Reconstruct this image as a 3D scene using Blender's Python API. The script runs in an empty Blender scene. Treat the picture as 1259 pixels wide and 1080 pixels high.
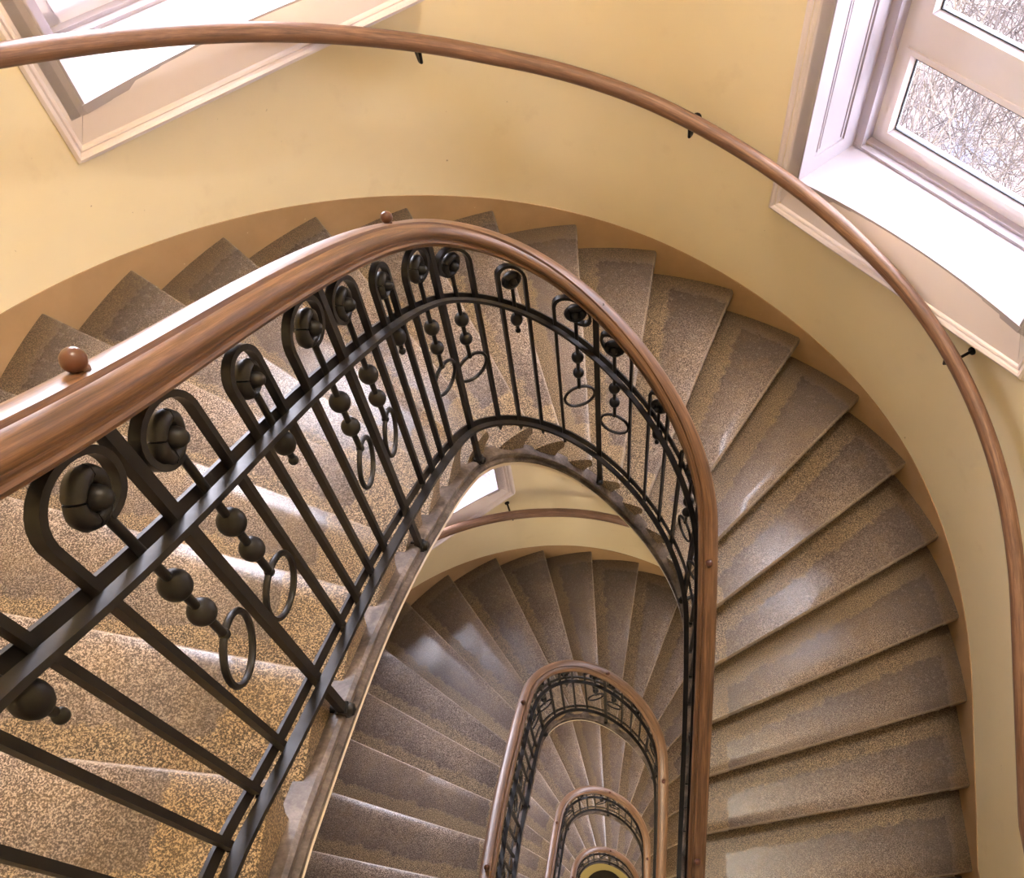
import bpy, bmesh, math, random
import numpy as np
from mathutils import Matrix, Vector

C = bpy.context.scene.collection
SC = bpy.context.scene
random.seed(7)

# ------------------------------------------------------------------ measured geometry of the stairwell (metres)
G = dict(
    C=[0.0889, -1.5627, 4.0348],
    W=[[0.996915, -0.0326, 0.071403], [0.063603, 0.868572, -0.491465], [-0.045997, 0.49449, 0.867966]],
    f=1113.9504,
    cx=65.6676,
    cy=83.039,
    r=0.415,
    oc=[-0.1081, -0.131],
    R=1.798,
    so=[-3.8769, -3.5165, -3.147, -2.7595, -2.389, -2.0199, -1.634, -1.2433, -0.8522, -0.4751, -0.0992, 0.2779, 0.6649, 1.0341, 1.4023, 1.7546, 2.0989, 2.4556, 2.8105, 3.1774, 3.5318],
    si=[-1.9006, -1.6608, -1.4202, -1.2028, -0.9862, -0.8248, -0.6142, -0.4791, -0.3069, -0.1899, -0.0811, 0.0454, 0.1642, 0.3026, 0.4473, 0.6358, 0.8328, 1.0311, 1.2228, 1.4422, 1.7697],
    SKz=[-3.4, -2.21, -1.36, -0.68, 0.0, 0.68, 1.36, 2.21, 3.4],
    zr=[5.4772, 3.7647, 3.0809, 2.5701, 1.8765, 1.1251, 0.489, -0.3343, -1.4776],
    KO=[-4.25, -3.4, -2.55, -1.7, -0.85, 0.0, 0.85, 1.7, 2.55, 3.4, 4.25],
    dO=[-0.0666, -0.0745, -0.0712, -0.0578, -0.0277, 0.0232, 0.0382, 0.0555, 0.0279, 0.0417, 0.0564],
    KI=[-3.4, -2.21, -1.36, -1.02, -0.68, -0.34, 0.0, 0.34, 0.68, 1.02, 1.36, 2.21, 3.4],
    dI=[-0.0147, 0.0226, 0.0613, 0.0517, 0.0363, -0.012, -0.0702, -0.0708, -0.0426, -0.028, -0.0239, -0.008, 0.0047],
    st=[-0.7372, -0.0177, 0.7621, 1.6507, -1.6749],
    ds=0.0639,
    dh=0.8194,
    dm=0.2449,
    dl=0.8445)
H = 3.4                      # storey height
RISE = H / 22                # one step
Z0 = 1.0

# ------------------------------------------------------------------ camera, sky, exposure
cam_d = bpy.data.cameras.new('camera'); cam = bpy.data.objects.new('camera', cam_d); C.objects.link(cam)
Wm = G['W']
cam.matrix_world = Matrix(((Wm[0][0], Wm[0][1], Wm[0][2], G['C'][0]), (Wm[1][0], Wm[1][1], Wm[1][2], G['C'][1]),
                           (Wm[2][0], Wm[2][1], Wm[2][2], G['C'][2]), (0, 0, 0, 1)))
cam_d.sensor_fit = 'HORIZONTAL'; cam_d.sensor_width = 36.0
cam_d.lens = 36.0 * G['f'] / 1259
cam_d.shift_x = -G['cx'] / 1259; cam_d.shift_y = G['cy'] / 1259
cam_d.clip_start = 0.02; cam_d.clip_end = 200
SC.camera = cam
SC.view_settings.view_transform = 'Standard'
SC.view_settings.look = 'None'
SC.view_settings.gamma = 1.0
SC.view_settings.use_curve_mapping = False
SC.view_settings.exposure = EXPOSURE = 2.4
SC.cycles.use_denoising = True
SC.cycles.max_bounces = 10
SC.cycles.diffuse_bounces = 7
SC.cycles.caustics_reflective = False
SC.cycles.caustics_refractive = False

world = bpy.data.worlds.new('overcast_sky'); SC.world = world; world.use_nodes = True
bgn = world.node_tree.nodes['Background']
bgn.inputs[0].default_value = (0.95, 0.92, 1.04, 1); bgn.inputs[1].default_value = 6.5

def area(name, loc, direction, sx, sy, power, color=(1, 1, 1), portal=False):
    d = bpy.data.lights.new(name, 'AREA'); d.shape = 'RECTANGLE'; d.size = sx; d.size_y = sy
    d.energy = power; d.color = color
    if portal: d.cycles.is_portal = True
    o = bpy.data.objects.new(name, d); C.objects.link(o); o.location = loc
    o.rotation_euler = Vector(direction).to_track_quat('-Z', 'Y').to_euler()
    return o

# windows: (angle from +y toward +x in degrees, distance of the frame's front plane, z of lower edge, half width)
WINDOWS = dict(left=(-41.31, 1.612, 2.172, 0.657, -.004), right=(45.46, 1.715, 1.220, 0.652, -.030))
WIN_H = 1.75
OC = G['oc']
def wframe(w):
    a = math.radians(w[0]); n = Vector((math.sin(a), math.cos(a), 0)); t = Vector((math.cos(a), -math.sin(a), 0))
    return Vector((OC[0], OC[1], 0)) + t * w[4], n, t
LEVELS = range(-1, 4)
CEIL = 7.6
FLOOR = 2.7 - 4 * H
def levels(w): return LEVELS if w[0] < 0 else range(0, 4)      # top storey: unseen left window added for its light, none on the right
for w in WINDOWS.values():
    for lv in levels(w):
        c, n, t = wframe(w)
        p = c + n * (w[1] + 0.52); p.z = w[2] + WIN_H / 2 + 0.05 - H * lv
        area('window_sky_portal', p, -n, 1.15, 1.55, 1, portal=True)

# ------------------------------------------------------------------ helpers
def tag(o, label=None, cat=None, group=None, kind=None):
    if label: o['label'] = label
    if cat: o['category'] = cat
    if group: o['group'] = group
    if kind: o['kind'] = kind
    return o
def empty(name, loc=(0, 0, 0), parent=None):
    o = bpy.data.objects.new(name, None); C.objects.link(o); o.location = loc
    if parent: o.parent = parent
    return o
def mesh_obj(name, verts, faces, mat=None, parent=None, smooth=False, uvs=None):
    me = bpy.data.meshes.new(name); me.from_pydata([tuple(v) for v in verts], [], faces); me.update()
    if uvs:
        for lname, vals in uvs.items():        # per vertex uv
            lay = me.uv_layers.new(name=lname)
            idx = np.empty(len(me.loops), dtype=np.int32); me.loops.foreach_get('vertex_index', idx)
            lay.data.foreach_set('uv', np.asarray(vals, dtype=np.float32)[idx].ravel())
    if mat: me.materials.append(mat)
    if smooth:
        me.polygons.foreach_set('use_smooth', [True] * len(me.polygons))
    o = bpy.data.objects.new(name, me); C.objects.link(o)
    if parent: o.parent = parent
    return o
def recalc(o, angle=None):
    bm = bmesh.new(); bm.from_mesh(o.data); bmesh.ops.recalc_face_normals(bm, faces=bm.faces)
    if angle is not None:
        for f in bm.faces: f.smooth = True
        for e in bm.edges:
            if len(e.link_faces) == 2 and e.calc_face_angle(0) > math.radians(angle): e.smooth = False
    bm.to_mesh(o.data); bm.free(); return o
class MB:
    def __init__(s): s.v = []; s.f = []
    def add(s, v, f):
        b = len(s.v); s.v += [tuple(x) for x in v]; s.f += [tuple(b + i for i in q) for q in f]
    def box(s, o, ax, ay, az):          # corner o plus three edge vectors
        o = Vector(o); ax = Vector(ax); ay = Vector(ay); az = Vector(az)
        v = [o, o + ax, o + ax + ay, o + ay, o + az, o + ax + az, o + ax + ay + az, o + ay + az]
        s.add(v, [(0, 3, 2, 1), (4, 5, 6, 7), (0, 1, 5, 4), (1, 2, 6, 5), (2, 3, 7, 6), (3, 0, 4, 7)])
    def sweep(s, rings, closed=False, caps=True):
        n = len(rings[0]); b = len(s.v)
        for r in rings: s.v += [tuple(x) for x in r]
        m = len(rings)
        for i in range(m if closed else m - 1):
            j = (i + 1) % m
            for k in range(n):
                l = (k + 1) % n
                s.f.append((b + i * n + k, b + i * n + l, b + j * n + l, b + j * n + k))
        if caps and not closed:
            s.f.append(tuple(b + k for k in range(n))[::-1]); s.f.append(tuple(b + (m - 1) * n + k for k in range(n)))
    def tube(s, pts, r, sides=8, taper=None):
        pts = [Vector(p) for p in pts]; rings = []; up = None
        for i, p in enumerate(pts):
            d = (pts[min(i + 1, len(pts) - 1)] - pts[max(i - 1, 0)]).normalized()
            if up is None: up = Vector((0, 0, 1)) if abs(d.z) < 0.9 else Vector((1, 0, 0))
            x = d.cross(up).normalized(); y = x.cross(d).normalized(); up = y
            rr = r if taper is None else r * taper(i / (len(pts) - 1))
            rings.append([p + x * rr * math.cos(2 * math.pi * k / sides) + y * rr * math.sin(2 * math.pi * k / sides) for k in range(sides)])
        s.sweep(rings)
    def lathe(s, org, axis, prof, sides=16):     # prof: (radius, along axis)
        axis = Vector(axis).normalized(); a = Vector((0, 0, 1)) if abs(axis.z) < .9 else Vector((1, 0, 0))
        x = axis.cross(a).normalized(); y = axis.cross(x); org = Vector(org)
        s.sweep([[org + axis * h + (x * math.cos(2 * math.pi * k / sides) + y * math.sin(2 * math.pi * k / sides)) * max(r, 1e-5) for k in range(sides)] for r, h in prof])
    def build(s, name, mat, parent=None, angle=40):
        o = mesh_obj(name, s.v, s.f, mat, parent); recalc(o, angle); return o

def spl(s, xk, yk):
    xk = np.array(xk, float); yk = np.array(yk, float); s = np.asarray(s, float)
    n = len(xk); h = np.diff(xk); A = np.eye(n); b = np.zeros(n)
    for i in range(1, n - 1):
        A[i, i-1] = h[i-1]; A[i, i] = 2 * (h[i-1] + h[i]); A[i, i+1] = h[i]
        b[i] = 6 * ((yk[i+1] - yk[i]) / h[i] - (yk[i] - yk[i-1]) / h[i-1])
    M = np.linalg.solve(A, b); s = np.clip(s, xk[0], xk[-1]); j = np.clip(np.searchsorted(xk, s) - 1, 0, n - 2)
    hh = h[j]; a = (xk[j+1] - s) / hh; c = (s - xk[j]) / hh
    return a * yk[j] + c * yk[j+1] + ((a**3 - a) * M[j] + (c**3 - c) * M[j+1]) * hh**2 / 6
def track(s, c, r, off):
    q = math.pi / 2 * r; th = max(-math.pi / 2, min(math.pi / 2, s / r))
    n = Vector((math.sin(th), math.cos(th), 0))
    p = Vector((c[0] + (r + off) * n.x, c[1] + (r + off) * n.y, 0))
    if abs(s) > q: p.y -= abs(s) - q
    return p
SEND = 2.60                                             # the well's straight sides end here (y about -1.95)
def pin(s): return track(s, (0, 0), G['r'], float(spl(s, G['KI'], G['dI'])))
def pout(s, d=0.0): return track(s, OC, G['R'], float(spl(s, G['KO'], G['dO'])) - d)
def nin(s):
    t = (pin(s + .01) - pin(s - .01)).normalized(); return Vector((-t.y, t.x, 0)), t
def zrail(s):
    z = float(spl(s, G['SKz'], G['zr']))
    def smin(a, b, k):
        h = max(k - abs(a - b), 0) / k; return min(a, b) - h * h * k / 4
    z = smin(z, 3.66, .12)
    return -smin(-z, -0.10, .10)
SO = [2 * G['so'][0] - G['so'][1]] + list(G['so']); SI = [2 * G['si'][0] - G['si'][1]] + list(G['si'])
KS = list(range(-11, 11))
def zk(k): return Z0 - RISE * k
def znos(s):                                            # smooth pitch line above the inner ends
    return float(np.interp(s, SI, [zk(k) for k in KS]))
_ks = SO[::2] + [SO[-1]]; _kz = [zk(k) for k in KS][::2] + [zk(10)]
_kd = {round(a, 6): b for a, b in zip(_ks, _kz)}
_ksx = sorted(_kd); _kzx = [_kd[a] for a in _ksx]
def zwall(s):                                           # smooth pitch line above the outer ends
    return float(spl(s, _ksx, _kzx))

# ------------------------------------------------------------------ materials
def mat(name, rough=.5, color=(.8, .8, .8), metal=0.0, spec=.5):
    m = bpy.data.materials.new(name); m.use_nodes = True
    b = m.node_tree.nodes['Principled BSDF']
    b.inputs['Base Color'].default_value = (*color, 1); b.inputs['Roughness'].default_value = rough
    b.inputs['Metallic'].default_value = metal; b.inputs['Specular IOR Level'].default_value = spec
    return m, m.node_tree, b
def nd(t, typ, **kw):
    n = t.nodes.new(typ)
    for k, v in kw.items(): setattr(n, k, v)
    return n
def noise(t, vec, scale, detail=4, rough=.55, dist=0.0):
    n = nd(t, 'ShaderNodeTexNoise'); n.inputs['Scale'].default_value = scale; n.inputs['Detail'].default_value = detail
    n.inputs['Roughness'].default_value = rough; n.inputs['Distortion'].default_value = dist
    if vec is not None: t.links.new(vec, n.inputs['Vector'])
    return n.outputs['Fac']
def ramp(t, fac, stops):
    n = nd(t, 'ShaderNodeValToRGB'); e = n.color_ramp.elements
    while len(e) < len(stops): e.new(.5)
    for i, (p, c) in enumerate(stops):
        e[i].position = p; e[i].color = (*c, 1) if len(c) == 3 else c
    t.links.new(fac, n.inputs['Fac']); return n.outputs['Color']
def mth(t, op, a, b=None, c=None, clamp=False):
    n = nd(t, 'ShaderNodeMath', operation=op); n.use_clamp = clamp
    for i, x in enumerate((a, b, c)):
        if x is None: continue
        if isinstance(x, (int, float)): n.inputs[i].default_value = x
        else: t.links.new(x, n.inputs[i])
    return n.outputs[0]
def mix(t, fac, a, b, blend='MIX'):
    n = nd(t, 'ShaderNodeMix', data_type='RGBA', blend_type=blend)
    for s, x in (('Factor', fac), ('A', a), ('B', b)):
        i = [q for q in n.inputs if q.name == s and (q.type == 'RGBA' or s == 'Factor' and q.type == 'VALUE')][0]
        if isinstance(x, (int, float)): i.default_value = x
        elif isinstance(x, tuple): i.default_value = (*x, 1)
        else: t.links.new(x, i)
    return [q for q in n.outputs if q.type == 'RGBA'][0]
def bump(t, b, h, strength=.3, dist=.002):
    n = nd(t, 'ShaderNodeBump'); n.inputs['Strength'].default_value = strength; n.inputs['Distance'].default_value = dist
    t.links.new(h, n.inputs['Height']); t.links.new(n.outputs['Normal'], b.inputs['Normal'])
def rangemap(t, v, a, b, c=0.0, d=1.0):
    n = nd(t, 'ShaderNodeMapRange'); n.inputs[1].default_value = a; n.inputs[2].default_value = b
    n.inputs[3].default_value = c; n.inputs[4].default_value = d; t.links.new(v, n.inputs[0]); return n.outputs[0]

def make_stone():
    m, t, b = mat('speckled_stone', .42)
    tc = nd(t, 'ShaderNodeTexCoord'); P = tc.outputs['Object']
    fine = noise(t, P, 270, 2, .85); mid = noise(t, P, 60, 3, .6); big = noise(t, P, 3.2, 4, .6); blot = noise(t, P, 11, 4, .6)
    sp = ramp(t, fine, [(.39, (.034, .024, .018)), (.50, (.115, .080, .050)), (.60, (.46, .345, .22))])
    worn = ramp(t, fine, [(.40, (.062, .048, .042)), (.50, (.165, .13, .113)), (.60, (.56, .465, .405))])
    smooth = ramp(t, fine, [(.40, (.052, .041, .040)), (.52, (.105, .085, .082)), (.66, (.26, .22, .215))])
    strip = ramp(t, fine, [(.40, (.020, .014, .010)), (.50, (.12, .086, .058)), (.60, (.50, .385, .265))])
    ua = nd(t, 'ShaderNodeUVMap', uv_map='front'); ub = nd(t, 'ShaderNodeUVMap', uv_map='back')
    sa = nd(t, 'ShaderNodeSeparateXYZ'); sb = nd(t, 'ShaderNodeSeparateXYZ')
    t.links.new(ua.outputs[0], sa.inputs[0]); t.links.new(ub.outputs[0], sb.inputs[0])
    wob = mth(t, 'MULTIPLY', mth(t, 'SUBTRACT', noise(t, P, 18, 5, .7), .5), .07)
    e1 = rangemap(t, mth(t, 'ADD', sa.outputs[0], wob), .175, .182)          # from the inner end
    e2 = rangemap(t, mth(t, 'ADD', sb.outputs[0], wob), .06, .10)            # from the wall
    e3 = rangemap(t, mth(t, 'ADD', sb.outputs[1], mth(t, 'MULTIPLY', wob, 1.6)), .078, .092)          # from the riser
    mask = mth(t, 'MULTIPLY', mth(t, 'MULTIPLY', e1, e2), e3)
    w1 = rangemap(t, mth(t, 'ADD', sa.outputs[0], mth(t, 'MULTIPLY', wob, 4)), .14, .42)
    w2 = rangemap(t, mth(t, 'ADD', sb.outputs[0], mth(t, 'MULTIPLY', wob, 4)), .16, .46)
    wear = mth(t, 'MULTIPLY', mth(t, 'MULTIPLY', w1, w2), mth(t, 'MULTIPLY', rangemap(t, big, .34, .60, .5, 1.0), rangemap(t, mth(t, 'ADD', sa.outputs[1], mth(t, 'MULTIPLY', wob, 2.0)), .02, .24, 1.0, .15)))
    panel = mix(t, wear, smooth, worn)
    border = mix(t, e3, strip, sp)
    col = mix(t, mask, border, panel)
    col = mix(t, rangemap(t, blot, .48, .68, 0, .25), col, mix(t, .5, col, (.34, .23, .10)))
    # thin pale highlight along the nosing, painted into the colour
    edge = mth(t, 'SUBTRACT', 1.0, rangemap(t, mth(t, 'ADD', sa.outputs[1], mth(t, 'MULTIPLY', wob, .15)), .003, .010))
    col = mix(t, mth(t, 'MULTIPLY', edge, .40), col, (.55, .47, .40))
    # treads turn darker towards the wall
    wall_dark = mth(t, 'SUBTRACT', 1.0, rangemap(t, mth(t, 'ADD', sb.outputs[0], mth(t, 'MULTIPLY', wob, 2.0)), .03, .30))
    col = mix(t, mth(t, 'MULTIPLY', wall_dark, .62), col, (.05, .036, .028))
    t.links.new(col, b.inputs['Base Color'])
    r = mth(t, 'ADD', mth(t, 'MULTIPLY', mid, .22), mth(t, 'SUBTRACT', .31, mth(t, 'MULTIPLY', mask, .17)))
    t.links.new(r, b.inputs['Roughness'])
    bump(t, b, mth(t, 'ADD', fine, mth(t, 'MULTIPLY', blot, .8)), .22, .0012)
    return m
def make_stringer():
    m, t, b = mat('string_stone', .5)
    P = nd(t, 'ShaderNodeTexCoord').outputs['Object']
    a = noise(t, P, 9, 5, .65, .6); f = noise(t, P, 120, 3, .7)
    col = ramp(t, mth(t, 'ADD', mth(t, 'MULTIPLY', a, .75), mth(t, 'MULTIPLY', f, .25)), [(.36, (.030, .023, .020)), (.5, (.115, .092, .084)), (.66, (.27, .225, .205))])
    t.links.new(col, b.inputs['Base Color']); bump(t, b, a, .4, .004); return m
def make_wall():
    m, t, b = mat('yellow_wall_paint', .55)
    P = nd(t, 'ShaderNodeTexCoord').outputs['Object']
    a = noise(t, P, 1.3, 4, .6); s = noise(t, P, 6, 6, .6); d = noise(t, P, 38, 2, .5)
    col = ramp(t, a, [(.3, (.79, .695, .48)), (.7, (.85, .755, .54))])
    col = mix(t, rangemap(t, s, .60, .78, 0, .25), col, (.56, .43, .26))
    col = mix(t, rangemap(t, d, .77, .80, 0, .6), col, (.26, .18, .10))
    t.links.new(col, b.inputs['Base Color']); bump(t, b, s, .25, .006); return m
def make_dado():
    m, t, b = mat('brown_dado_paint', .45)
    P = nd(t, 'ShaderNodeTexCoord').outputs['Object']
    a = noise(t, P, 4, 5, .6); d = noise(t, P, 45, 2, .5)
    col = ramp(t, a, [(.3, (.36, .235, .12)), (.7, (.45, .30, .165))])
    col = mix(t, rangemap(t, d, .76, .79, 0, .7), col, (.75, .62, .42))
    t.links.new(col, b.inputs['Base Color']); bump(t, b, a, .2, .004); return m
def make_wood(name, c0, c1, c2, rough):
    m, t, b = mat(name, rough)
    uv = nd(t, 'ShaderNodeUVMap', uv_map='grain'); mp = nd(t, 'ShaderNodeMapping'); mp.inputs['Scale'].default_value = (3.0, 60, 1)
    t.links.new(uv.outputs[0], mp.inputs[0])
    a = noise(t, mp.outputs[0], 1.6, 5, .65, .8); f = noise(t, mp.outputs[0], 7, 4, .7)
    P = nd(t, 'ShaderNodeTexCoord').outputs['Object']; big = noise(t, P, 2.2, 3, .5)
    v = mth(t, 'ADD', mth(t, 'MULTIPLY', a, .6), mth(t, 'ADD', mth(t, 'MULTIPLY', f, .25), mth(t, 'MULTIPLY', big, .15)))
    t.links.new(ramp(t, v, [(.34, c0), (.5, c1), (.66, c2)]), b.inputs['Base Color'])
    b.inputs['Coat Weight'].default_value = .22; b.inputs['Coat Roughness'].default_value = .42
    bump(t, b, f, .25, .001); return m
def make_iron():
    m, t, b = mat('black_painted_iron', .42, (.022, .020, .021), spec=.26)
    P = nd(t, 'ShaderNodeTexCoord').outputs['Object']; a = noise(t, P, 30, 4, .6)
    t.links.new(ramp(t, a, [(.35, (.006, .0055, .006)), (.7, (.016, .014, .0145))]), b.inputs['Base Color'])
    t.links.new(mth(t, 'ADD', mth(t, 'MULTIPLY', a, .3), .27), b.inputs['Roughness']); bump(t, b, a, .2, .001); return m
def make_white(name, col, rough=.35):
    m, t, b = mat(name, rough, col)
    P = nd(t, 'ShaderNodeTexCoord').outputs['Object']; a = noise(t, P, 7, 4, .6)
    t.links.new(mix(t, rangemap(t, a, .5, .8, 0, .25), col, tuple(c * .86 for c in col)), b.inputs['Base Color'])
    bump(t, b, a, .08, .003); return m
STONE = make_stone(); STRING = make_stringer(); WALL = make_wall(); DADO = make_dado()
WOOD = make_wood('varnished_oak_handrail', (.035, .017, .009), (.125, .062, .033), (.28, .155, .085), .42)
WOODW = make_wood('wall_handrail_oak', (.055, .028, .016), (.165, .082, .046), (.31, .175, .10), .45)
STUDW, _, _ = mat('dark_turned_wood', .28, (.085, .030, .018))
IRON = make_iron()
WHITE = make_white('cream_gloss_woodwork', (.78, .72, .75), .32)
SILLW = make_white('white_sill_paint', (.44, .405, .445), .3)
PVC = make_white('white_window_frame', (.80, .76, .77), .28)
GASKET, _, _ = mat('dark_gasket', .6, (.03, .035, .04))
PLASTER = make_white('pale_plaster', (.80, .72, .60), .6)
FLOORM, _, _ = mat('olive_hall_floor', .5, (.50, .44, .20))
def make_glass():
    m = bpy.data.materials.new('window_glass'); m.use_nodes = True; t = m.node_tree; t.nodes.clear()
    o = nd(t, 'ShaderNodeOutputMaterial'); mx = nd(t, 'ShaderNodeMixShader'); tr = nd(t, 'ShaderNodeBsdfTransparent'); gl = nd(t, 'ShaderNodeBsdfGlossy')
    gl.inputs['Roughness'].default_value = .02; tr.inputs[0].default_value = (.95, .96, .97, 1)
    lw = nd(t, 'ShaderNodeLayerWeight'); lw.inputs[0].default_value = .5
    fac = mth(t, 'ADD', .03, mth(t, 'MULTIPLY', mth(t, 'POWER', lw.outputs['Facing'], 5.0), .6))
    t.links.new(fac, mx.inputs[0]); t.links.new(tr.outputs[0], mx.inputs[1]); t.links.new(gl.outputs[0], mx.inputs[2]); t.links.new(mx.outputs[0], o.inputs[0]); return m
GLASS = make_glass()
DARKMAT, _, _ = mat('dark_doormat', .9, (.03, .025, .02))
def make_twig():
    m, t, b = mat('bare_twigs', .8)
    P = nd(t, 'ShaderNodeTexCoord').outputs['Object']; a = noise(t, P, 2.5, 3, .6)
    t.links.new(ramp(t, a, [(.35, (.016, .010, .009)), (.5, (.040, .028, .025)), (.65, (.085, .066, .048))]), b.inputs['Base Color']); return m
TWIG = make_twig()
def make_ground():
    m, t, b = mat('winter_ground', .9)
    P = nd(t, 'ShaderNodeTexCoord').outputs['Object']; a = noise(t, P, .35, 4, .6)
    t.links.new(ramp(t, a, [(.42, (.030, .020, .018)), (.52, (.045, .036, .034)), (.58, (.032, .040, .070))]), b.inputs['Base Color']); return m
GROUND = make_ground()

# ------------------------------------------------------------------ walls with window openings
YS = -3.2
q_out = math.pi / 2 * G['R']
S_MAX = q_out + (OC[1] - YS)
win_s = []
for key, w in WINDOWS.items():
    for lv in levels(w):
        c, n, t = wframe(w)
        hw = w[3] - .05
        # find s where the wall crosses u = +-hw
        ss = []
        for sg in (-1, 1):
            lo, hi = (math.radians(w[0]) - .9) * G['R'], (math.radians(w[0]) + .9) * G['R']
            for _ in range(50):
                md = (lo + hi) / 2
                u = (pout(md) - c).dot(t)
                if u < sg * hw: lo = md
                else: hi = md
            ss.append((lo + hi) / 2)
        win_s.append((ss[0], ss[1], w[2] + .06 - H * lv, w[2] + WIN_H - .06 - H * lv))
sb = set(round(x, 5) for x in np.linspace(-S_MAX, S_MAX, 150)); zb = {FLOOR - .05, CEIL}
for a, b_, z0, z1 in win_s: sb |= {round(a, 5), round(b_, 5)}; zb |= {round(z0, 5), round(z1, 5)}
sb = sorted(sb); zb = sorted(zb)
V = []; F = []; pts = [pout(s) for s in sb]
for p in pts:
    for z in zb: V.append((p.x, p.y, z))
nz = len(zb)
for i in range(len(sb) - 1):
    sm = (sb[i] + sb[i+1]) / 2
    for j in range(nz - 1):
        zm = (zb[j] + zb[j+1]) / 2
        if any(a < sm < b_ and z0 < zm < z1 for a, b_, z0, z1 in win_s): continue
        F.append((i * nz + j, i * nz + j + 1, (i + 1) * nz + j + 1, (i + 1) * nz + j))
wall = mesh_obj('wall_curved', V, F, WALL, smooth=True)
tag(wall, 'curved yellow painted stairwell wall wrapping around the stairs', kind='structure')
mb = MB(); pl, pr = pout(-S_MAX), pout(S_MAX)
mb.box((pl.x - .2, YS - .2, FLOOR - .1), (pr.x - pl.x + .4, 0, 0), (0, .2, 0), (0, 0, CEIL - FLOOR + .2))
tag(mb.build('wall_south', WALL), kind='structure')
mb = MB()
mb.box((-2.3, YS - .1, CEIL), (4.4, 0, 0), (0, 5.4, 0), (0, 0, .3))
tag(mb.build('ceiling', PLASTER), kind='structure')
mb = MB(); mb.box((-2.3, YS, FLOOR - .1), (4.4, 0, 0), (0, 5.3, 0), (0, 0, .1))
tag(mb.build('floor', FLOORM), kind='structure')
mb = MB(); mb.lathe((-.12, .16, FLOOR + .001), (0, 0, 1), [(0, 0), (.30, 0), (.31, .008), (.30, .014), (0, .014)], 32)
tag(mb.build('doormat', DARKMAT), 'dark round mat on the olive hall floor at the very bottom of the well', 'mat')

# brown painted skirting band following the stairs, one storey at a time
def skirt(lv):
    ss = np.linspace(-4.30, 3.62, 90); V = []; F = []
    for s in ss:
        z = zwall(s) - H * lv
        for d, zz in ((.0, z - .42), (.004, z - .42), (.004, z + G['ds']), (.0, z + G['ds'])):
            p = pout(s, d); V.append((p.x, p.y, zz))
    n = 4
    for i in range(len(ss) - 1):
        for k in range(3): F.append((i*n+k, i*n+k+1, (i+1)*n+k+1, (i+1)*n+k))
    return mesh_obj('baseboard_curved', V, F, DADO, smooth=False)
for lv in range(4): tag(recalc(skirt(lv), 30), kind='structure')

# ------------------------------------------------------------------ flights of stone steps
NOFF = .025                      # the steps stop just behind the railing
def I2(s): n, t = nin(s); return pin(s) + n * NOFF
def step_mesh(k):
    """section swept from the inner end to the wall; d = distance uphill of the nosing line"""
    sk_i, sk_o = SI[k + 11], SO[k + 11]
    sp_i, sp_o = SI[k + 10], SO[k + 10]
    A, B = I2(sk_i), pout(sk_o, -.03); Ap, Bp = I2(sp_i), pout(sp_o, -.03)
    z = zk(k)
    NU = 14
    ax = (B - A).normalized(); up = Vector((-ax.y, ax.x, 0))
    if up.dot(Ap + Bp - A - B) < 0: up = -up
    front = [(.044, -RISE - .012), (.044, -.110), (.039, -.088), (.027, -.068), (.013, -.054), (.004, -.050), (.000, -.044), (-.001, -.020), (.001, -.008), (.007, -.001)]
    V = []; uva = []; uvb = []; 
    L = (B - A).length
    axp = (Bp - Ap).normalized(); upp = Vector((-axp.y, axp.x, 0))
    if upp.dot(up) < 0: upp = -upp
    for i in range(NU + 1):
        f = i / NU
        Pn = A.lerp(B, f); Pp = Ap.lerp(Bp, f)
        # keep points on the inner and the wall curve when intermediate: blend along the run
        row = [(I2(sk_i - d).lerp(pout(sk_o - d, -.03), f), z + dz) for d, dz in front]
        for g in (.25, .5, .75, 1.0):
            gi, go = sk_i + (sp_i - sk_i) * g, sk_o + (sp_o - sk_o) * g
            Pi, Po = I2(gi), pout(go, -.03)
            q = Pi.lerp(Po, f)
            if g == 1.0: q = I2(sp_i - .05).lerp(pout(sp_o - .06, -.03), f)
            row.append((q, z))
        row.append((q, z - .045))
        for (q, zz) in row:
            V.append((q.x, q.y, zz))
            dn = (q - A).dot(up); db = (Pp - q).dot(upp) * 1.0
            uva.append((f * L, max(dn, 0) if zz > z - .0015 else (0.0 if zz > z - .022 else .05))); uvb.append(((1 - f) * L - .03, max(db, -.06)))
    n = len(front) + 5; F = []
    for i in range(NU):
        for j in range(n):
            l = (j + 1) % n
            F.append((i*n+j, i*n+l, (i+1)*n+l, (i+1)*n+j))
    F.append(tuple(range(n))); F.append(tuple(NU * n + j for j in range(n))[::-1])
    return V, F, dict(front=uva, back=uvb)
flight0 = None
FL_LABEL = ['topmost flight of speckled stone winder steps, nearest the camera', 'second flight of stone steps, seen through the well under the top railing',
            'third flight of stone steps down, inside the second railing loop', 'lowest visible flight of stone steps, small in the middle of the well']
def band(name, prof, mat_, zf, s0, s1, parent, n=110):
    V = []; uv = []; F = []; acc = 0; m = len(prof)
    ss = np.linspace(s0, s1, n)
    for s in ss:
        nn, tt = nin(s); p = pin(s)
        for j, (d, dz) in enumerate(prof):
            q = p + nn * d; V.append((q.x, q.y, zf(s) + dz)); uv.append((s, j * .012))
    for i in range(n - 1):
        for j in range(m):
            l = (j + 1) % m; F.append((i*m+j, i*m+l, (i+1)*m+l, (i+1)*m+j))
    F.append(tuple(range(m))); F.append(tuple((n-1)*m+j for j in range(m)))
    o = mesh_obj(name, V, F, mat_, parent, uvs=dict(grain=uv)); recalc(o, 35); return o
def smooth_nos(s):
    return sum(znos(s + d) for d in (-.16, -.08, 0, .08, .16)) / 5
root = empty('staircase_flight', (0, 0, 0))
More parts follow.
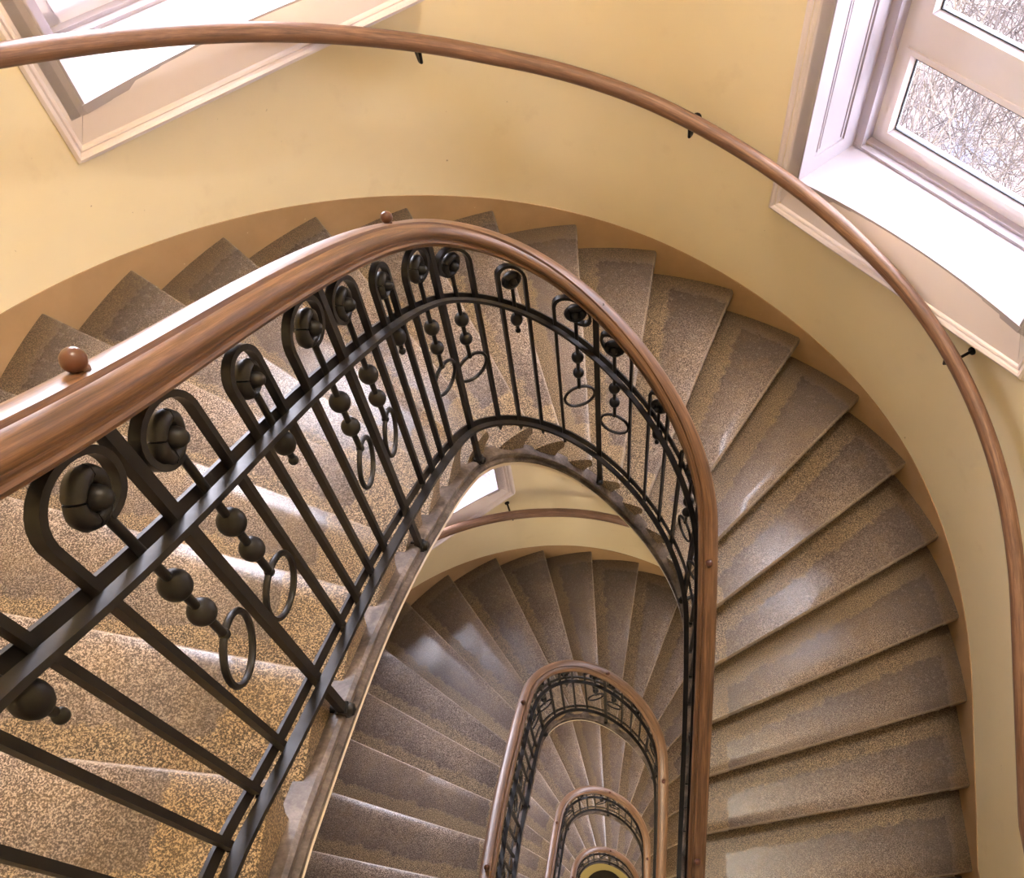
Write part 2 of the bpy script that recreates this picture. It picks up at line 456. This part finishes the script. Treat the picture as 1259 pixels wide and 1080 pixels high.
for k in KS[1:]:
    V, F, uv = step_mesh(k)
    o = mesh_obj('step', V, F, STONE, root, uvs=uv); recalc(o, 50)
band('string_moulding', [(.045, -.135), (.004, -.135), (-.004, -.142), (-.004, -.156), (.004, -.162), (.004, -.178), (-.008, -.184), (-.008, -.198), (.045, -.198)], STRING, smooth_nos, SI[0] - .1, 1.80, root)
tag(band('plaster_edge', [(.04, -.198), (-.004, -.198), (-.004, -.222), (.04, -.222)], PLASTER, smooth_nos, SI[0] - .1, 1.80, root), 'pale plaster edge under the stone string')
# sloping plaster soffit under the steps
V = []; F = []; n = 90
for i in range(n):
    f = i / (n - 1); si = SI[0] - .1 + f * (1.80 - SI[0] + .1)
    kk = float(np.interp(si, SI, KS)); so = float(np.interp(kk, KS, SO))
    a = I2(si); b_ = pout(so, -.02); za = smooth_nos(si) - .222; zb_ = zk(kk) - .30
    for g in range(5):
        q = a.lerp(b_, g / 4); V.append((q.x, q.y, za + (zb_ - za) * g / 4))
        V.append((q.x, q.y, za + (zb_ - za) * g / 4 + .04))
for i in range(n - 1):
    for g in range(4):
        a = i * 10 + g * 2
        F.append((a, a + 2, a + 12, a + 10)); F.append((a + 1, a + 11, a + 13, a + 3))
    F.append((i*10, i*10+10, i*10+11, i*10+1))
mesh_obj('soffit', V, F, PLASTER, root, smooth=True)
def landing(full, parent):
    z1 = zk(-11); th = .20
    pts = [I2(SI[0]), pout(SO[0], -.03)]
    for s in np.linspace(SO[0], -S_MAX, 6)[1:]: pts.append(pout(s, -.03))
    if full:
        for s in np.linspace(S_MAX, SO[-1], 8): pts.append(pout(s, -.03))
        pts += [I2(SI[-1]), I2(SEND), I2(-SEND)]
    else:
        for s in np.linspace(S_MAX, S_MAX - (-1.98 - YS), 4): pts.append(pout(s, -.03))
        pts += [I2(-SEND)]
    n = len(pts); V = [(p.x, p.y, z1) for p in pts] + [(p.x, p.y, z1 - th) for p in pts]
    F = [tuple(range(n))[::-1], tuple(range(n, 2*n))] + [(i, (i+1) % n, n + (i+1) % n, n + i) for i in range(n)]
    uv = [(1.0, .3)] * (2 * n)
    o = mesh_obj('landing', V, F, STONE, parent, uvs=dict(front=uv, back=uv)); recalc(o, 30); return o
flight_roots = [root]
for lv in range(1, 4):
    r = root.copy(); C.objects.link(r); r.location.z = -H * lv
    for ch in list(root.children):
        c_ = ch.copy(); C.objects.link(c_); c_.parent = r
    flight_roots.append(r)
for lv, r in enumerate(flight_roots):
    landing(lv > 0, r)
    tag(r, FL_LABEL[lv], 'stairs', 'flights of the stone staircase')

# ------------------------------------------------------------------ wrought iron railing with oak handrail
POSTS = [-2.26, -1.707, -1.135, -.575, -.045, .52, 1.09, 1.66, 2.22]
FR = (.25, .405, .565, .725)
DM, DL = G['dm'], G['dl']
rail_root = empty('stair_railing', (0, 0, 0))
HP = [(.033, -.004), (.034, .008), (.030, .018), (.022, .026), (.010, .030), (-.006, .030), (-.0150, .0275), (-.0165, .0185), (-.0205, .0175), (-.0225, .0225), (-.0285, .0185),
      (-.0325, .012), (-.036, .003), (-.036, -.007), (-.032, -.016), (-.026, -.021), (-.0255, -.026), (-.030, -.029), (-.031, -.036), (-.027, -.042), (-.015, -.046), (-.014, -.053),
      (.014, -.053), (.015, -.046), (.027, -.042), (.031, -.036), (.030, -.029), (.0255, -.026), (.026, -.021)]
hand = band('handrail', HP, WOOD, zrail, -SEND, SEND, rail_root, 200)
for j, s in enumerate(G['st']):
    pass
def stud(s, parent):
    n, t = nin(s); p = pin(s); p.z = zrail(s)
    mb = MB(); prof = [(.0, .022), (.0085, .024), (.0095, .030), (.007, .034)]
    for i in range(9):
        a = -1.15 + (math.pi / 2 + 1.15) * i / 8; prof.append((.0135 * math.cos(a), .046 + .0135 * math.sin(a)))
    mb.lathe(p, (0, 0, 1), prof, 20)
    return tag(mb.build('ball_stud', STUDW, parent, 60), 'small dark turned ball on top of the handrail')
studs = [stud(s, hand) for s in G['st'] if abs(s - G['st'][1]) > .01]
studB = stud(G['st'][1], None)
def rail2(name, dz, parent):
    mb = MB()
    for prof in ([(-.031, .006), (-.0095, .006), (-.0095, -.006), (-.031, -.006)], [(.0095, .012), (.0155, .012), (.0155, -.022), (.0095, -.022)]):
        rings = []
        for s in np.linspace(-SEND, SEND, 190):
            nn, tt = nin(s); p = pin(s)
            rings.append([Vector((*(p + nn * d).xy, zrail(s) - dz + e)) for d, e in prof])
        mb.sweep(rings)
    return mb.build(name, IRON, parent, 30)
rail2('middle_rail', DM, rail_root); rail2('bottom_rail', DL, rail_root)

def bar(mb, s, d0, d1, w=.0065, h=.006, tip=False):
    n, t = nin(s); p = pin(s); z = zrail(s)
    rings = []
    for d, k in ((d0, 1), (d1, 1)) + (((d1 + .012, .75), (d1 + .03, .25)) if tip else ()):
        rings.append([Vector((p.x, p.y, z - d)) + n * a * w * k + t * b_ * h * k for a, b_ in ((-1, -1), (1, -1), (1, 1), (-1, 1))])
    mb.sweep(rings)
SHEAR = .55
def onplane(s0, a, d, nn=0.0):
    """point of an ornament: a metres along the rail from s0, d metres under it"""
    n, t = nin(s0 + a); p = pin(s0 + a) + n * nn
    z = zrail(s0) + (zrail(s0 + a) - zrail(s0)) * SHEAR - d
    return Vector((p.x, p.y, z))
def strip(mb, s0, path, w=.0075, h=.0055):
    """flat bar along a path of (a, d); w across the railing, h in its plane"""
    rings = []; m = len(path)
    for i, (a, d) in enumerate(path):
        a0, d0 = path[max(i-1, 0)]; a1, d1 = path[min(i+1, m-1)]
        L = math.hypot(a1 - a0, d1 - d0) or 1; ta, td = (a1 - a0) / L, (d1 - d0) / L; na, nd_ = -td, ta
        rings.append([onplane(s0, a + na * h * q, d + nd_ * h * q, w * e) for q, e in ((-1, -1), (-1, 1), (1, 1), (1, -1))])
    mb.sweep(rings)
def rosette(s0, d, R, parent):
    n, t = nin(s0); c = onplane(s0, 0, d)
    mb = MB()
    for q in range(4):                                     # four petals around the boss
        a0 = math.pi / 4 + q * math.pi / 2 + .04; a1 = a0 + math.pi / 2 - .08
        rings = []
        for i in range(7):
            a = a0 + (a1 - a0) * i / 6; e = 1 - .10 * abs(i - 3) ** 2 / 9
            er = t * math.cos(a) + Vector((0, 0, 1)) * math.sin(a)
            rings.append([c + er * (R * .68 + R * .34 * math.cos(b) * e) + n * (.0135 * math.sin(b) * e) for b in [k * math.pi / 4 for k in range(8)]])
        mb.sweep(rings)
    mb.lathe(c, n, [(R * .55, -.006), (R * .55, .006)], 16)
    for sg in (-1, 1):
        mb.lathe(c, n * sg, [(R * .40, .004), (R * .40, .012), (R * .33, .020), (R * .2, .0255), (0, .027)], 14)
    return mb.build('rosette', IRON, parent, 50)
def ball(s0, d, r, parent, name='ball', el=1.1):
    c = onplane(s0, 0, d); mb = MB()
    mb.lathe(c, (0, 0, 1), [(r * math.sin(math.pi * i / 10) if 0 < i < 10 else 0, -r * el * math.cos(math.pi * i / 10)) for i in range(11)], 16)
    return mb.build(name, IRON, parent, 70)
def rod(s0, d0, d1, r, parent, name):
    mb = MB(); a = onplane(s0, 0, d0); b_ = onplane(s0, 0, d1)
    mb.lathe(b_, (0, 0, 1), [(r, 0), (r, a.z - b_.z)], 8); return mb.build(name, IRON, parent, 50)
rnd = random.Random(3)
def ring(s0, d, R, parent):
    c = onplane(s0, 0, d); n, t = nin(s0)
    a = rnd.uniform(-.35, .35); x = t * math.cos(a) + n * math.sin(a); up = Vector((0, 0, 1)); m = x.cross(up)
    mb = MB(); rings = []
    for i in range(28):
        an = 2 * math.pi * i / 28; er = x * math.cos(an) + up * math.sin(an)
        rings.append([c + er * (R + .0055 * math.cos(b)) + m * .0055 * math.sin(b) for b in [k * math.pi / 3 for k in range(6)]])
    mb.sweep(rings, closed=True)
    return mb.build('ring', IRON, parent, 60)
def big_scroll(sp, sbar):
    """bar rising to a spiral around a rosette, between post sp and bar sbar, with a ringed pendant"""
    s0 = (sp + sbar) / 2; sg = 1 if sp > sbar else -1; hw = abs(sp - sbar) / 2
    R0 = hw; dc = .122
    path = [(-sg * hw, DL + .02), (-sg * hw, .6), (-sg * hw, .35), (-sg * hw, dc + .03)]
    for i in range(0, 23):
        f = i / 22; an = math.pi * 1.5 * f; rr = R0 * (1 - .22 * min(1, f * 1.5)) - (.016 * max(0, f - .5) * 2)
        path.append((-sg * rr * math.cos(an), dc - rr * .92 * math.sin(an)))
    mb = MB(); strip(mb, s0, path); o = mb.build('scroll_baluster', IRON, rail_root, 40)
    rosette(s0, dc, .036, rail_root)
    pend = rod(s0, dc + .03, .50, .0065, rail_root, 'pendant')
    ball(s0, .335, .0212, pend); ball(s0, .418, .0195, pend); ball(s0, .497, .0088, pend, 'finial', 1.0)
    ring(s0, .497 + .054, .054, pend)
def small_arch(s1, s2):
    s0 = (s1 + s2) / 2; hw = (s2 - s1) / 2; dc = .118
    path = [(-hw, DL + .02), (-hw, .6), (-hw, .35), (-hw, dc + .02)] + [(-hw * math.cos(a), dc - hw * math.sin(a)) for a in [math.pi * i / 14 for i in range(15)]] + [(hw, dc + .02), (hw, .35), (hw, .6), (hw, DL + .02)]
    mb = MB(); strip(mb, s0, path, .007, .0055); mb.build('arched_baluster', IRON, rail_root, 40)
    rosette(s0, dc + .014, .031, rail_root)
    pend = rod(s0, dc + .04, .34, .006, rail_root, 'pendant')
    ball(s0, .300, .0195, pend, el=1.3); ball(s0, .352, .009, pend, 'finial', 1.0)
for i, sp in enumerate(POSTS):
    n, t = nin(sp); p = pin(sp); z = zrail(sp)
    mb = MB(); bar(mb, sp, .048, 1.03, .0075, .0095); o = mb.build('post', IRON, rail_root, 30)
    mb = MB(); q = Vector((p.x, p.y, z - 1.035)); mb.lathe(q - n * .022, n, [(.0, -.004), (.012, .0), (.015, .008), (.012, .016), (.009, .02), (.009, .075)], 12)
    mb.box(q - n * .012 - t * .013 + Vector((0, 0, -.012)), n * .024, t * .026, (0, 0, .026)); mb.build('post_bracket', IRON, o, 40)
    if i + 1 < len(POSTS):
        L = POSTS[i+1] - sp
        b = [sp + L * f for f in FR]
        big_scroll(sp, b[0]); small_arch(b[1], b[2]); big_scroll(POSTS[i+1], b[3])
        for x in b:                                          # pointed feet below the bottom rail
            mb = MB(); bar(mb, x, DL + .015, DL + .03, .007, .007, tip=True); mb.build('baluster_foot', IRON, rail_root, 30)
def copy_tree(o, parent=None):
    c_ = o.copy(); C.objects.link(c_)
    if parent: c_.parent = parent
    for ch in list(o.children): copy_tree(ch, c_)
    return c_
rails = [rail_root] + [copy_tree(rail_root) for _ in range(3)]
RL = ['nearest wrought iron railing with broad oak handrail sweeping across the whole picture',
      'second wrought iron railing loop with reddish oak handrail, one storey below the nearest',
      'third railing loop, small, nested inside the second one', 'fourth and smallest railing loop at the bottom of the well']
for lv, r in enumerate(rails):
    r.location.z = -H * lv; tag(r, RL[lv], 'railing', 'nested railings around the well')
    if lv > 0:
        hr = [c_ for c_ in r.children if c_.name.startswith('handrail')][0]
        s_ = studB.copy(); C.objects.link(s_); s_.parent = hr
hn, ht = nin(G['st'][1]); hpnt = pin(G['st'][1]); hpnt.z = zrail(G['st'][1]) + .0295
bpy.data.objects.remove(studB)
mb = MB(); mb.lathe(hpnt, (0, 0, 1), [(0, .0), (.0045, .0), (.0045, .0012), (0, .0012)], 12)
tag(mb.build('stud_hole', GASKET, hand), 'dark screw hole where a ball stud is missing')
# rail across the top landing, behind the camera
mb = MB(); a = I2(-SEND); 
ent = empty('landing_railing'); zt = zrail(-SEND)
prof = [(-.03, -.045), (-.034, 0), (-.022, .028), (.022, .028), (.034, 0), (.03, -.045)]
p0, p1 = pin(-SEND), pout(S_MAX - (-1.98 - YS), .02); p1.y = p0.y
mb.sweep([[Vector((q.x, q.y + y, zt + z)) for y, z in prof] for q in (p0, p1)])
o = mesh_obj('handrail', mb.v, mb.f, WOOD, ent, uvs=dict(grain=[(v[0], v[1]) for v in mb.v])); recalc(o, 30)
x = p0.x + .1
while x < p1.x - .05:
    mb = MB(); mb.box((x, p0.y - .008, 2.70), (.016, 0, 0), (0, .016, 0), (0, 0, zt - 2.74)); mb.build('baluster', IRON, ent, 30); x += .115
tag(ent, 'straight railing across the top landing beside the well', 'railing')

# ------------------------------------------------------------------ wall handrails
def wall_rail(lv):
    root = empty('wall_handrail', (0, 0, -H * lv)); V = []; uv = []; F = []; n = 170; m = 14; r = .0305
    ss = np.linspace(-4.6, 4.0, n)
    def cz(s): return zwall(s) + float(np.interp(s, (-2.1, -1.3, -.4, .25, .6, 1.3, 1.85, 2.4, 2.9), (.858, .868, .874, .910, .920, .947, .993, 1.042, 1.062)))
    P = [Vector((*pout(s, .165).xy, cz(s))) for s in ss]
    for i, p in enumerate(P):
        t = (P[min(i+1, n-1)] - P[max(i-1, 0)]).normalized(); x = t.cross(Vector((0, 0, 1))).normalized(); y = x.cross(t)
        for k in range(m):
            a = 2 * math.pi * k / m; V.append(p + x * r * math.cos(a) + y * r * math.sin(a)); uv.append((ss[i], k * .014))
    for i in range(n - 1):
        for k in range(m): l = (k + 1) % m; F.append((i*m+k, i*m+l, (i+1)*m+l, (i+1)*m+k))
    F += [tuple(range(m)), tuple((n-1)*m+k for k in range(m))]
    o = mesh_obj('round_handrail', V, F, WOODW, root, uvs=dict(grain=uv)); recalc(o, 50)
    for s in (-3.95, -2.60, -.68, .413, 1.785, 2.88, 3.85):
        q = pout(s); dn = (q - pout(s, .1)).normalized(); z = cz(s); mb = MB()
        w_ = Vector((q.x, q.y, z - .10))
        mb.lathe(w_ - dn * .006, dn, [(0, -.004), (.016, -.002), (.018, .008)], 12)
        mb.tube([w_ - dn * .004, w_ - dn * .11 + Vector((0, 0, -.004)), w_ - dn * .155 + Vector((0, 0, .02)), w_ - dn * .165 + Vector((0, 0, .072))], .0065, 8)
        mb.build('bracket', IRON, root, 40)
    return root
WL = ['round oak handrail fixed to the yellow wall at the top storey', 'round oak wall handrail seen under the top flight through the well',
      'round oak wall handrail of the third storey down', 'round oak wall handrail of the lowest storey']
wr0 = wall_rail(0)
for lv in range(4):
    r = wr0 if lv == 0 else copy_tree(wr0)
    r.location.z = -H * lv; tag(r, WL[lv], 'handrail', 'wall handrails')

# ------------------------------------------------------------------ windows
def window(idx, w, lv):
    c, n, t = wframe(w); z0 = w[2] - H * lv; hw = w[3]; D = w[1]
    root = empty('window_%d' % idx, (0, 0, 0)); tag(root, kind='structure')
    def P(u, d, z): v = c + t * u + n * d; v.z = z0 + z; return v
    top = WIN_H
    aw = .115; sillz = .212 if w[0] > 0 else .165
    # architrave: moulded section swept round the opening with mitred corners
    sec = [(0, .20), (0, .012), (.006, .004), (.012, .004), (.016, -.008), (.026, -.012), (.034, -.006), (.038, .004), (.044, .000), (.050, .004), (.054, .012), (.060, .012)]
    def board(name, pa, pb, ea, eb, width):
        # pa, pb outer corners; ea, eb unit vectors to the inner side at each end (mitre), in (u, z)
        mb = MB(); rings = []
        pr = [(x, d) for x, d in sec] + [(width, .012), (width, .20)]
        for (pu, pz), (eu, ez) in ((pa, ea), (pb, eb)):
            rings.append([P(pu + eu * x, D + d, pz + (hgt(x) if ez > 0 else -x)) for x, d in pr])
        mb.sweep(rings); return mb.build(name, WHITE, root, 25)
    def hgt(x): return x if x <= .06 else .06 + (x - .06) * (sillz - .06) / (aw - .06)
    board('architrave', (-hw, 0), (-hw, top), (1, 1), (1, -1), aw)
    board('architrave', (hw, top), (hw, 0), (-1, -1), (-1, 1), aw)
    board('architrave', (-hw, top), (hw, top), (1, -1), (-1, -1), aw)
    # apron below the sill: same moulding, taller flat face
    mb = MB(); rings = []
    N = 13
    for i in range(N):
        f = i / (N - 1); inner = -1 + 2 * f; bow = .045 * (1 - inner ** 2)
        pr = [(x, d) for x, d in sec] + [(aw, .012 + bow), (aw, .20)]
        rings.append([P((hw - x) * inner, D + d, hgt(x) - (.003 if x == aw else 0)) for x, d in pr])
    mb.sweep(rings); mb.build('apron', WHITE, root, 25)
    iw = hw - aw; iz = top - aw
    # sill board with bowed front edge
    mb = MB(); N = 13; bk = .335
    front = [(iw * (-1 + 2 * i / (N-1)), .010 + .045 * (1 - (-1 + 2 * i / (N-1)) ** 2)) for i in range(N)]
    V = [P(u, D + d, sillz) for u, d in front] + [P(u, D + bk, sillz + .006) for u, d in front] + [P(u, D + d, sillz - .03) for u, d in front] + [P(u, D + bk, sillz - .03) for u, d in front]
    F = []
    for i in range(N - 1):
        F += [(i, i+1, N+i+1, N+i), (2*N+i, 3*N+i, 3*N+i+1, 2*N+i+1), (i, 2*N+i, 2*N+i+1, i+1), (N+i, N+i+1, 3*N+i+1, 3*N+i)]
    F += [(0, N, 3*N, 2*N), (N-1, 3*N-1, 4*N-1, 2*N-1)]
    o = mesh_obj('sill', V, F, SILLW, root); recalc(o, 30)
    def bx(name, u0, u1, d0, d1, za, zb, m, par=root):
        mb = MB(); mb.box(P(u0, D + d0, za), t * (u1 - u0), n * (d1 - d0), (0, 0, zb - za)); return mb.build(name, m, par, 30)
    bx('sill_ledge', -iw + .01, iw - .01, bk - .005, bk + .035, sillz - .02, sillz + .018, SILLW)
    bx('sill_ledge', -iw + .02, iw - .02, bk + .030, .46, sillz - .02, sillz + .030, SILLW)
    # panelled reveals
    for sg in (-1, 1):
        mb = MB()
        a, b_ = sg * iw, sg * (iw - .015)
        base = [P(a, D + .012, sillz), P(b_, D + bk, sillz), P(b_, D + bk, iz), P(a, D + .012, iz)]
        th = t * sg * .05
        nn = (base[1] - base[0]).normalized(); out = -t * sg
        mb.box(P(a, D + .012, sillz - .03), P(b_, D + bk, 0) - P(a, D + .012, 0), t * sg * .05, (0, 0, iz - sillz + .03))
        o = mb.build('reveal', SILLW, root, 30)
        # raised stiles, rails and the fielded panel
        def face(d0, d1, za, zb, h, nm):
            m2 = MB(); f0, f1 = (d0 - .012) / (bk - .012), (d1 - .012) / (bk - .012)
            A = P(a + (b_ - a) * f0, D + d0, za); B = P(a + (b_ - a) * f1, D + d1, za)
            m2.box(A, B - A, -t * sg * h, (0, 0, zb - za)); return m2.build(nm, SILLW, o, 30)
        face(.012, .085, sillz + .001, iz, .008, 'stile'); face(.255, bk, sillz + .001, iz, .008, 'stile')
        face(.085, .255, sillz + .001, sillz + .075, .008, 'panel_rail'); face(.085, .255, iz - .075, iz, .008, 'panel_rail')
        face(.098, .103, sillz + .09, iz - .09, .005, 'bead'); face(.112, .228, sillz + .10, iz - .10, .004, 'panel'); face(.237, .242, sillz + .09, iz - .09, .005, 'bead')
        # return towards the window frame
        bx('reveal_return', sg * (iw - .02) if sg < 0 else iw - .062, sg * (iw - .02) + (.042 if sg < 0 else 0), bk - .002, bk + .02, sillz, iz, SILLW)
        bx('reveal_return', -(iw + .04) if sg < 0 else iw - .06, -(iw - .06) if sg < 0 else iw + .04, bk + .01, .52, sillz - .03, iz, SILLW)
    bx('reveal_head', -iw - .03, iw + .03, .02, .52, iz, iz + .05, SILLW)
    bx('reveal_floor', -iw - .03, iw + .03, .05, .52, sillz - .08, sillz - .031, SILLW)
    # window frame, transom, sashes
    fd0, fd1 = .40, .47; fw = iw - .06; fb = sillz + .03
    fr = bx('frame', -fw, -fw + .045, fd0, fd1, fb, iz, PVC); bx('frame', fw - .045, fw, fd0, fd1, fb, iz, PVC)
    bx('frame', -fw, fw, fd0, fd1, iz - .05, iz, PVC); bx('frame', -fw, fw, fd0, fd1, fb, fb + .045, PVC)
    tz0, tz1 = .66, .78
    bx('transom', -fw + .045, fw - .045, fd0 - .004, fd1, tz0, tz1, PVC)
    def sash(za, zb, wd, inset, nm):
        g = fw - .045 - inset
        for u0, u1, a, b_ in ((-fw + .04, -g, za, zb), (g, fw - .04, za, zb), (-g, g, za, za + wd), (-g, g, zb - wd, zb)):
            bx('sash', u0, u1, fd0 - .012, fd1 - .01, a, b_, PVC)
        # sloping glazing beads
        for sgn in (-1, 1):
            m2 = MB(); m2.add([P(sgn * g, D + fd0 - .012, za + wd), P(sgn * (g - .014), D + fd0 + .012, za + wd + .014), P(sgn * (g - .014), D + fd0 + .012, zb - wd - .014), P(sgn * g, D + fd0 - .012, zb - wd),
                              P(sgn * (g + .004), D + fd0 + .012, za + wd), P(sgn * (g + .004), D + fd0 + .012, zb - wd)], [(0, 1, 2, 3), (0, 4, 1), (3, 2, 5), (0, 3, 5, 4), (1, 4, 5, 2)]); m2.build('glazing_bead', PVC, root, 20)
        for zz, s2 in ((za + wd, 1), (zb - wd, -1)):
            m2 = MB(); m2.add([P(-g, D + fd0 - .012, zz), P(g, D + fd0 - .012, zz), P(g - .014, D + fd0 + .012, zz + s2 * .014), P(-g + .014, D + fd0 + .012, zz + s2 * .014),
                              P(-g, D + fd0 + .012, zz - s2 * .004), P(g, D + fd0 + .012, zz - s2 * .004)], [(0, 1, 2, 3), (0, 4, 5, 1), (3, 2, 5, 4), (0, 3, 4), (1, 5, 2)]); m2.build('glazing_bead', SILLW, root, 20)
        e = g - .014; 
        mb2 = MB()
        for u0, u1, a, b_ in ((-e, -e + .005, za + wd + .014, zb - wd - .014), (e - .005, e, za + wd + .014, zb - wd - .014), (-e, e, za + wd + .014, za + wd + .019), (-e, e, zb - wd - .019, zb - wd - .014)):
            mb2.box(P(u0, D + fd0 + .010, a), t * (u1 - u0), n * .01, (0, 0, b_ - a))
        mb2.build('gasket', GASKET, root, 30)
        m3 = MB(); m3.box(P(-e - .004, D + fd0 + .020, za + wd), t * (2 * e + .008), n * .004, (0, 0, zb - za - 2 * wd)); m3.build('pane', GLASS, root, 30)
    sash(fb + .04, tz0 + .005, .022, .022, 'fixed'); sash(tz1 - .005, iz - .045, .045, .055, 'opening')
    return root
i = 1
for lv in LEVELS:
    for key in ('left', 'right'):
        if lv not in levels(WINDOWS[key]): continue
        r = window(i, WINDOWS[key], lv); i += 1
        r['label'] = '%s white framed window in deep panelled reveal, storey %s' % (key, ('top', 'second', 'third', 'fourth', 'fifth')[lv + 1])

# ------------------------------------------------------------------ added fill lamps, out of view, to brighten the stairwell
m, t_, b_ = mat('fill_opal_glass', .3, (.9, .85, .75)); b_.inputs['Emission Color'].default_value = (1, .84, .62, 1); b_.inputs['Emission Strength'].default_value = 2.0
OPAL = m
for j, (z, nm) in enumerate(((CEIL, 'top'), (-.9, 'second'), (-4.3, 'third'), (-7.7, 'fourth'))):
    lx, ly = (.8, .3) if j == 0 else (0, -2.6); e = empty('fill_lamp', (lx, ly, z)); tag(e, ('added round opal fill lamp high above the well' if j == 0 else 'added round opal fill lamp over the %s landing' % nm), 'lamp', 'added fill lamps')
    mb = MB(); mb.lathe((0, 0, 0), (0, 0, -1), [(0, 0), (.16, 0), (.165, .02), (.15, .04), (0, .04)], 24); mb.build('base', PVC, e)
    mb = MB(); mb.lathe((0, 0, -.03), (0, 0, -1), [(.145, 0), (.15, .03), (.13, .075), (.08, .105), (0, .115)], 24); mb.build('fill_lamp_shade', OPAL, e)
    d = bpy.data.lights.new('fill_lamp_light', 'POINT'); d.energy = 52 if j == 0 else (20 if j == 3 else 32); d.color = (1, .93, .86) if j == 0 else (1, .88, .72); d.shadow_soft_size = .12
    o = bpy.data.objects.new('fill_lamp_light', d); C.objects.link(o); o.location = (lx, ly, z - .30)

# ------------------------------------------------------------------ outside: bare thicket and ground
mb = MB(); mb.box((-40, -40, FLOOR - 1.0), (80, 0, 0), (0, 80, 0), (0, 0, .2))
tag(mb.build('ground_outside', GROUND), kind='structure')
def thicket(name, w, label, count, zc, seed):
    rr = random.Random(seed); c, n, t = wframe(w); v = []; f = []
    for i in range(count):
        L = rr.uniform(.3, 1.1); d = w[1] + rr.uniform(.95, 3.4); u = rr.uniform(-1.6, 2.6); z = zc + rr.uniform(-4.0, 1.2)
        p = c + n * d + t * u; p.z = z
        a = rr.uniform(-1.5, 1.5); az = rr.uniform(0, 2 * math.pi)
        di = Vector((math.cos(az) * math.cos(a), math.sin(az) * math.cos(a), math.sin(a) + .3)).normalized()
        r0 = rr.choice((.0012, .0016, .002, .0035)) * (1 + .25 * (d - w[1]))
        segs = 4; b = len(v)
        for j in range(segs + 1):
            r_ = r0 * (1 - .6 * j / segs)
            x = di.cross(Vector((.3, .5, .8))).normalized(); y = di.cross(x)
            for k in range(3): v.append(tuple(p + (x * math.cos(k * 2.094) + y * math.sin(k * 2.094)) * r_))
            p = p + di * L / segs; di = (di + Vector((rr.uniform(-.35, .35), rr.uniform(-.35, .35), rr.uniform(-.3, .3)))).normalized()
            if (p - c).dot(n) < w[1] + .75: di = (di + n * .9).normalized()
        for j in range(segs):
            for k in range(3): l = (k + 1) % 3; f.append((b + j*3+k, b + j*3+l, b + (j+1)*3+l, b + (j+1)*3+k))
    o = mesh_obj(name, v, f, TWIG); tag(o, label, 'bush', kind='stuff'); return o
thicket('bare_thicket', WINDOWS['right'], 'tangle of bare brown twigs outside the right window', 14000, 1.2, 5)
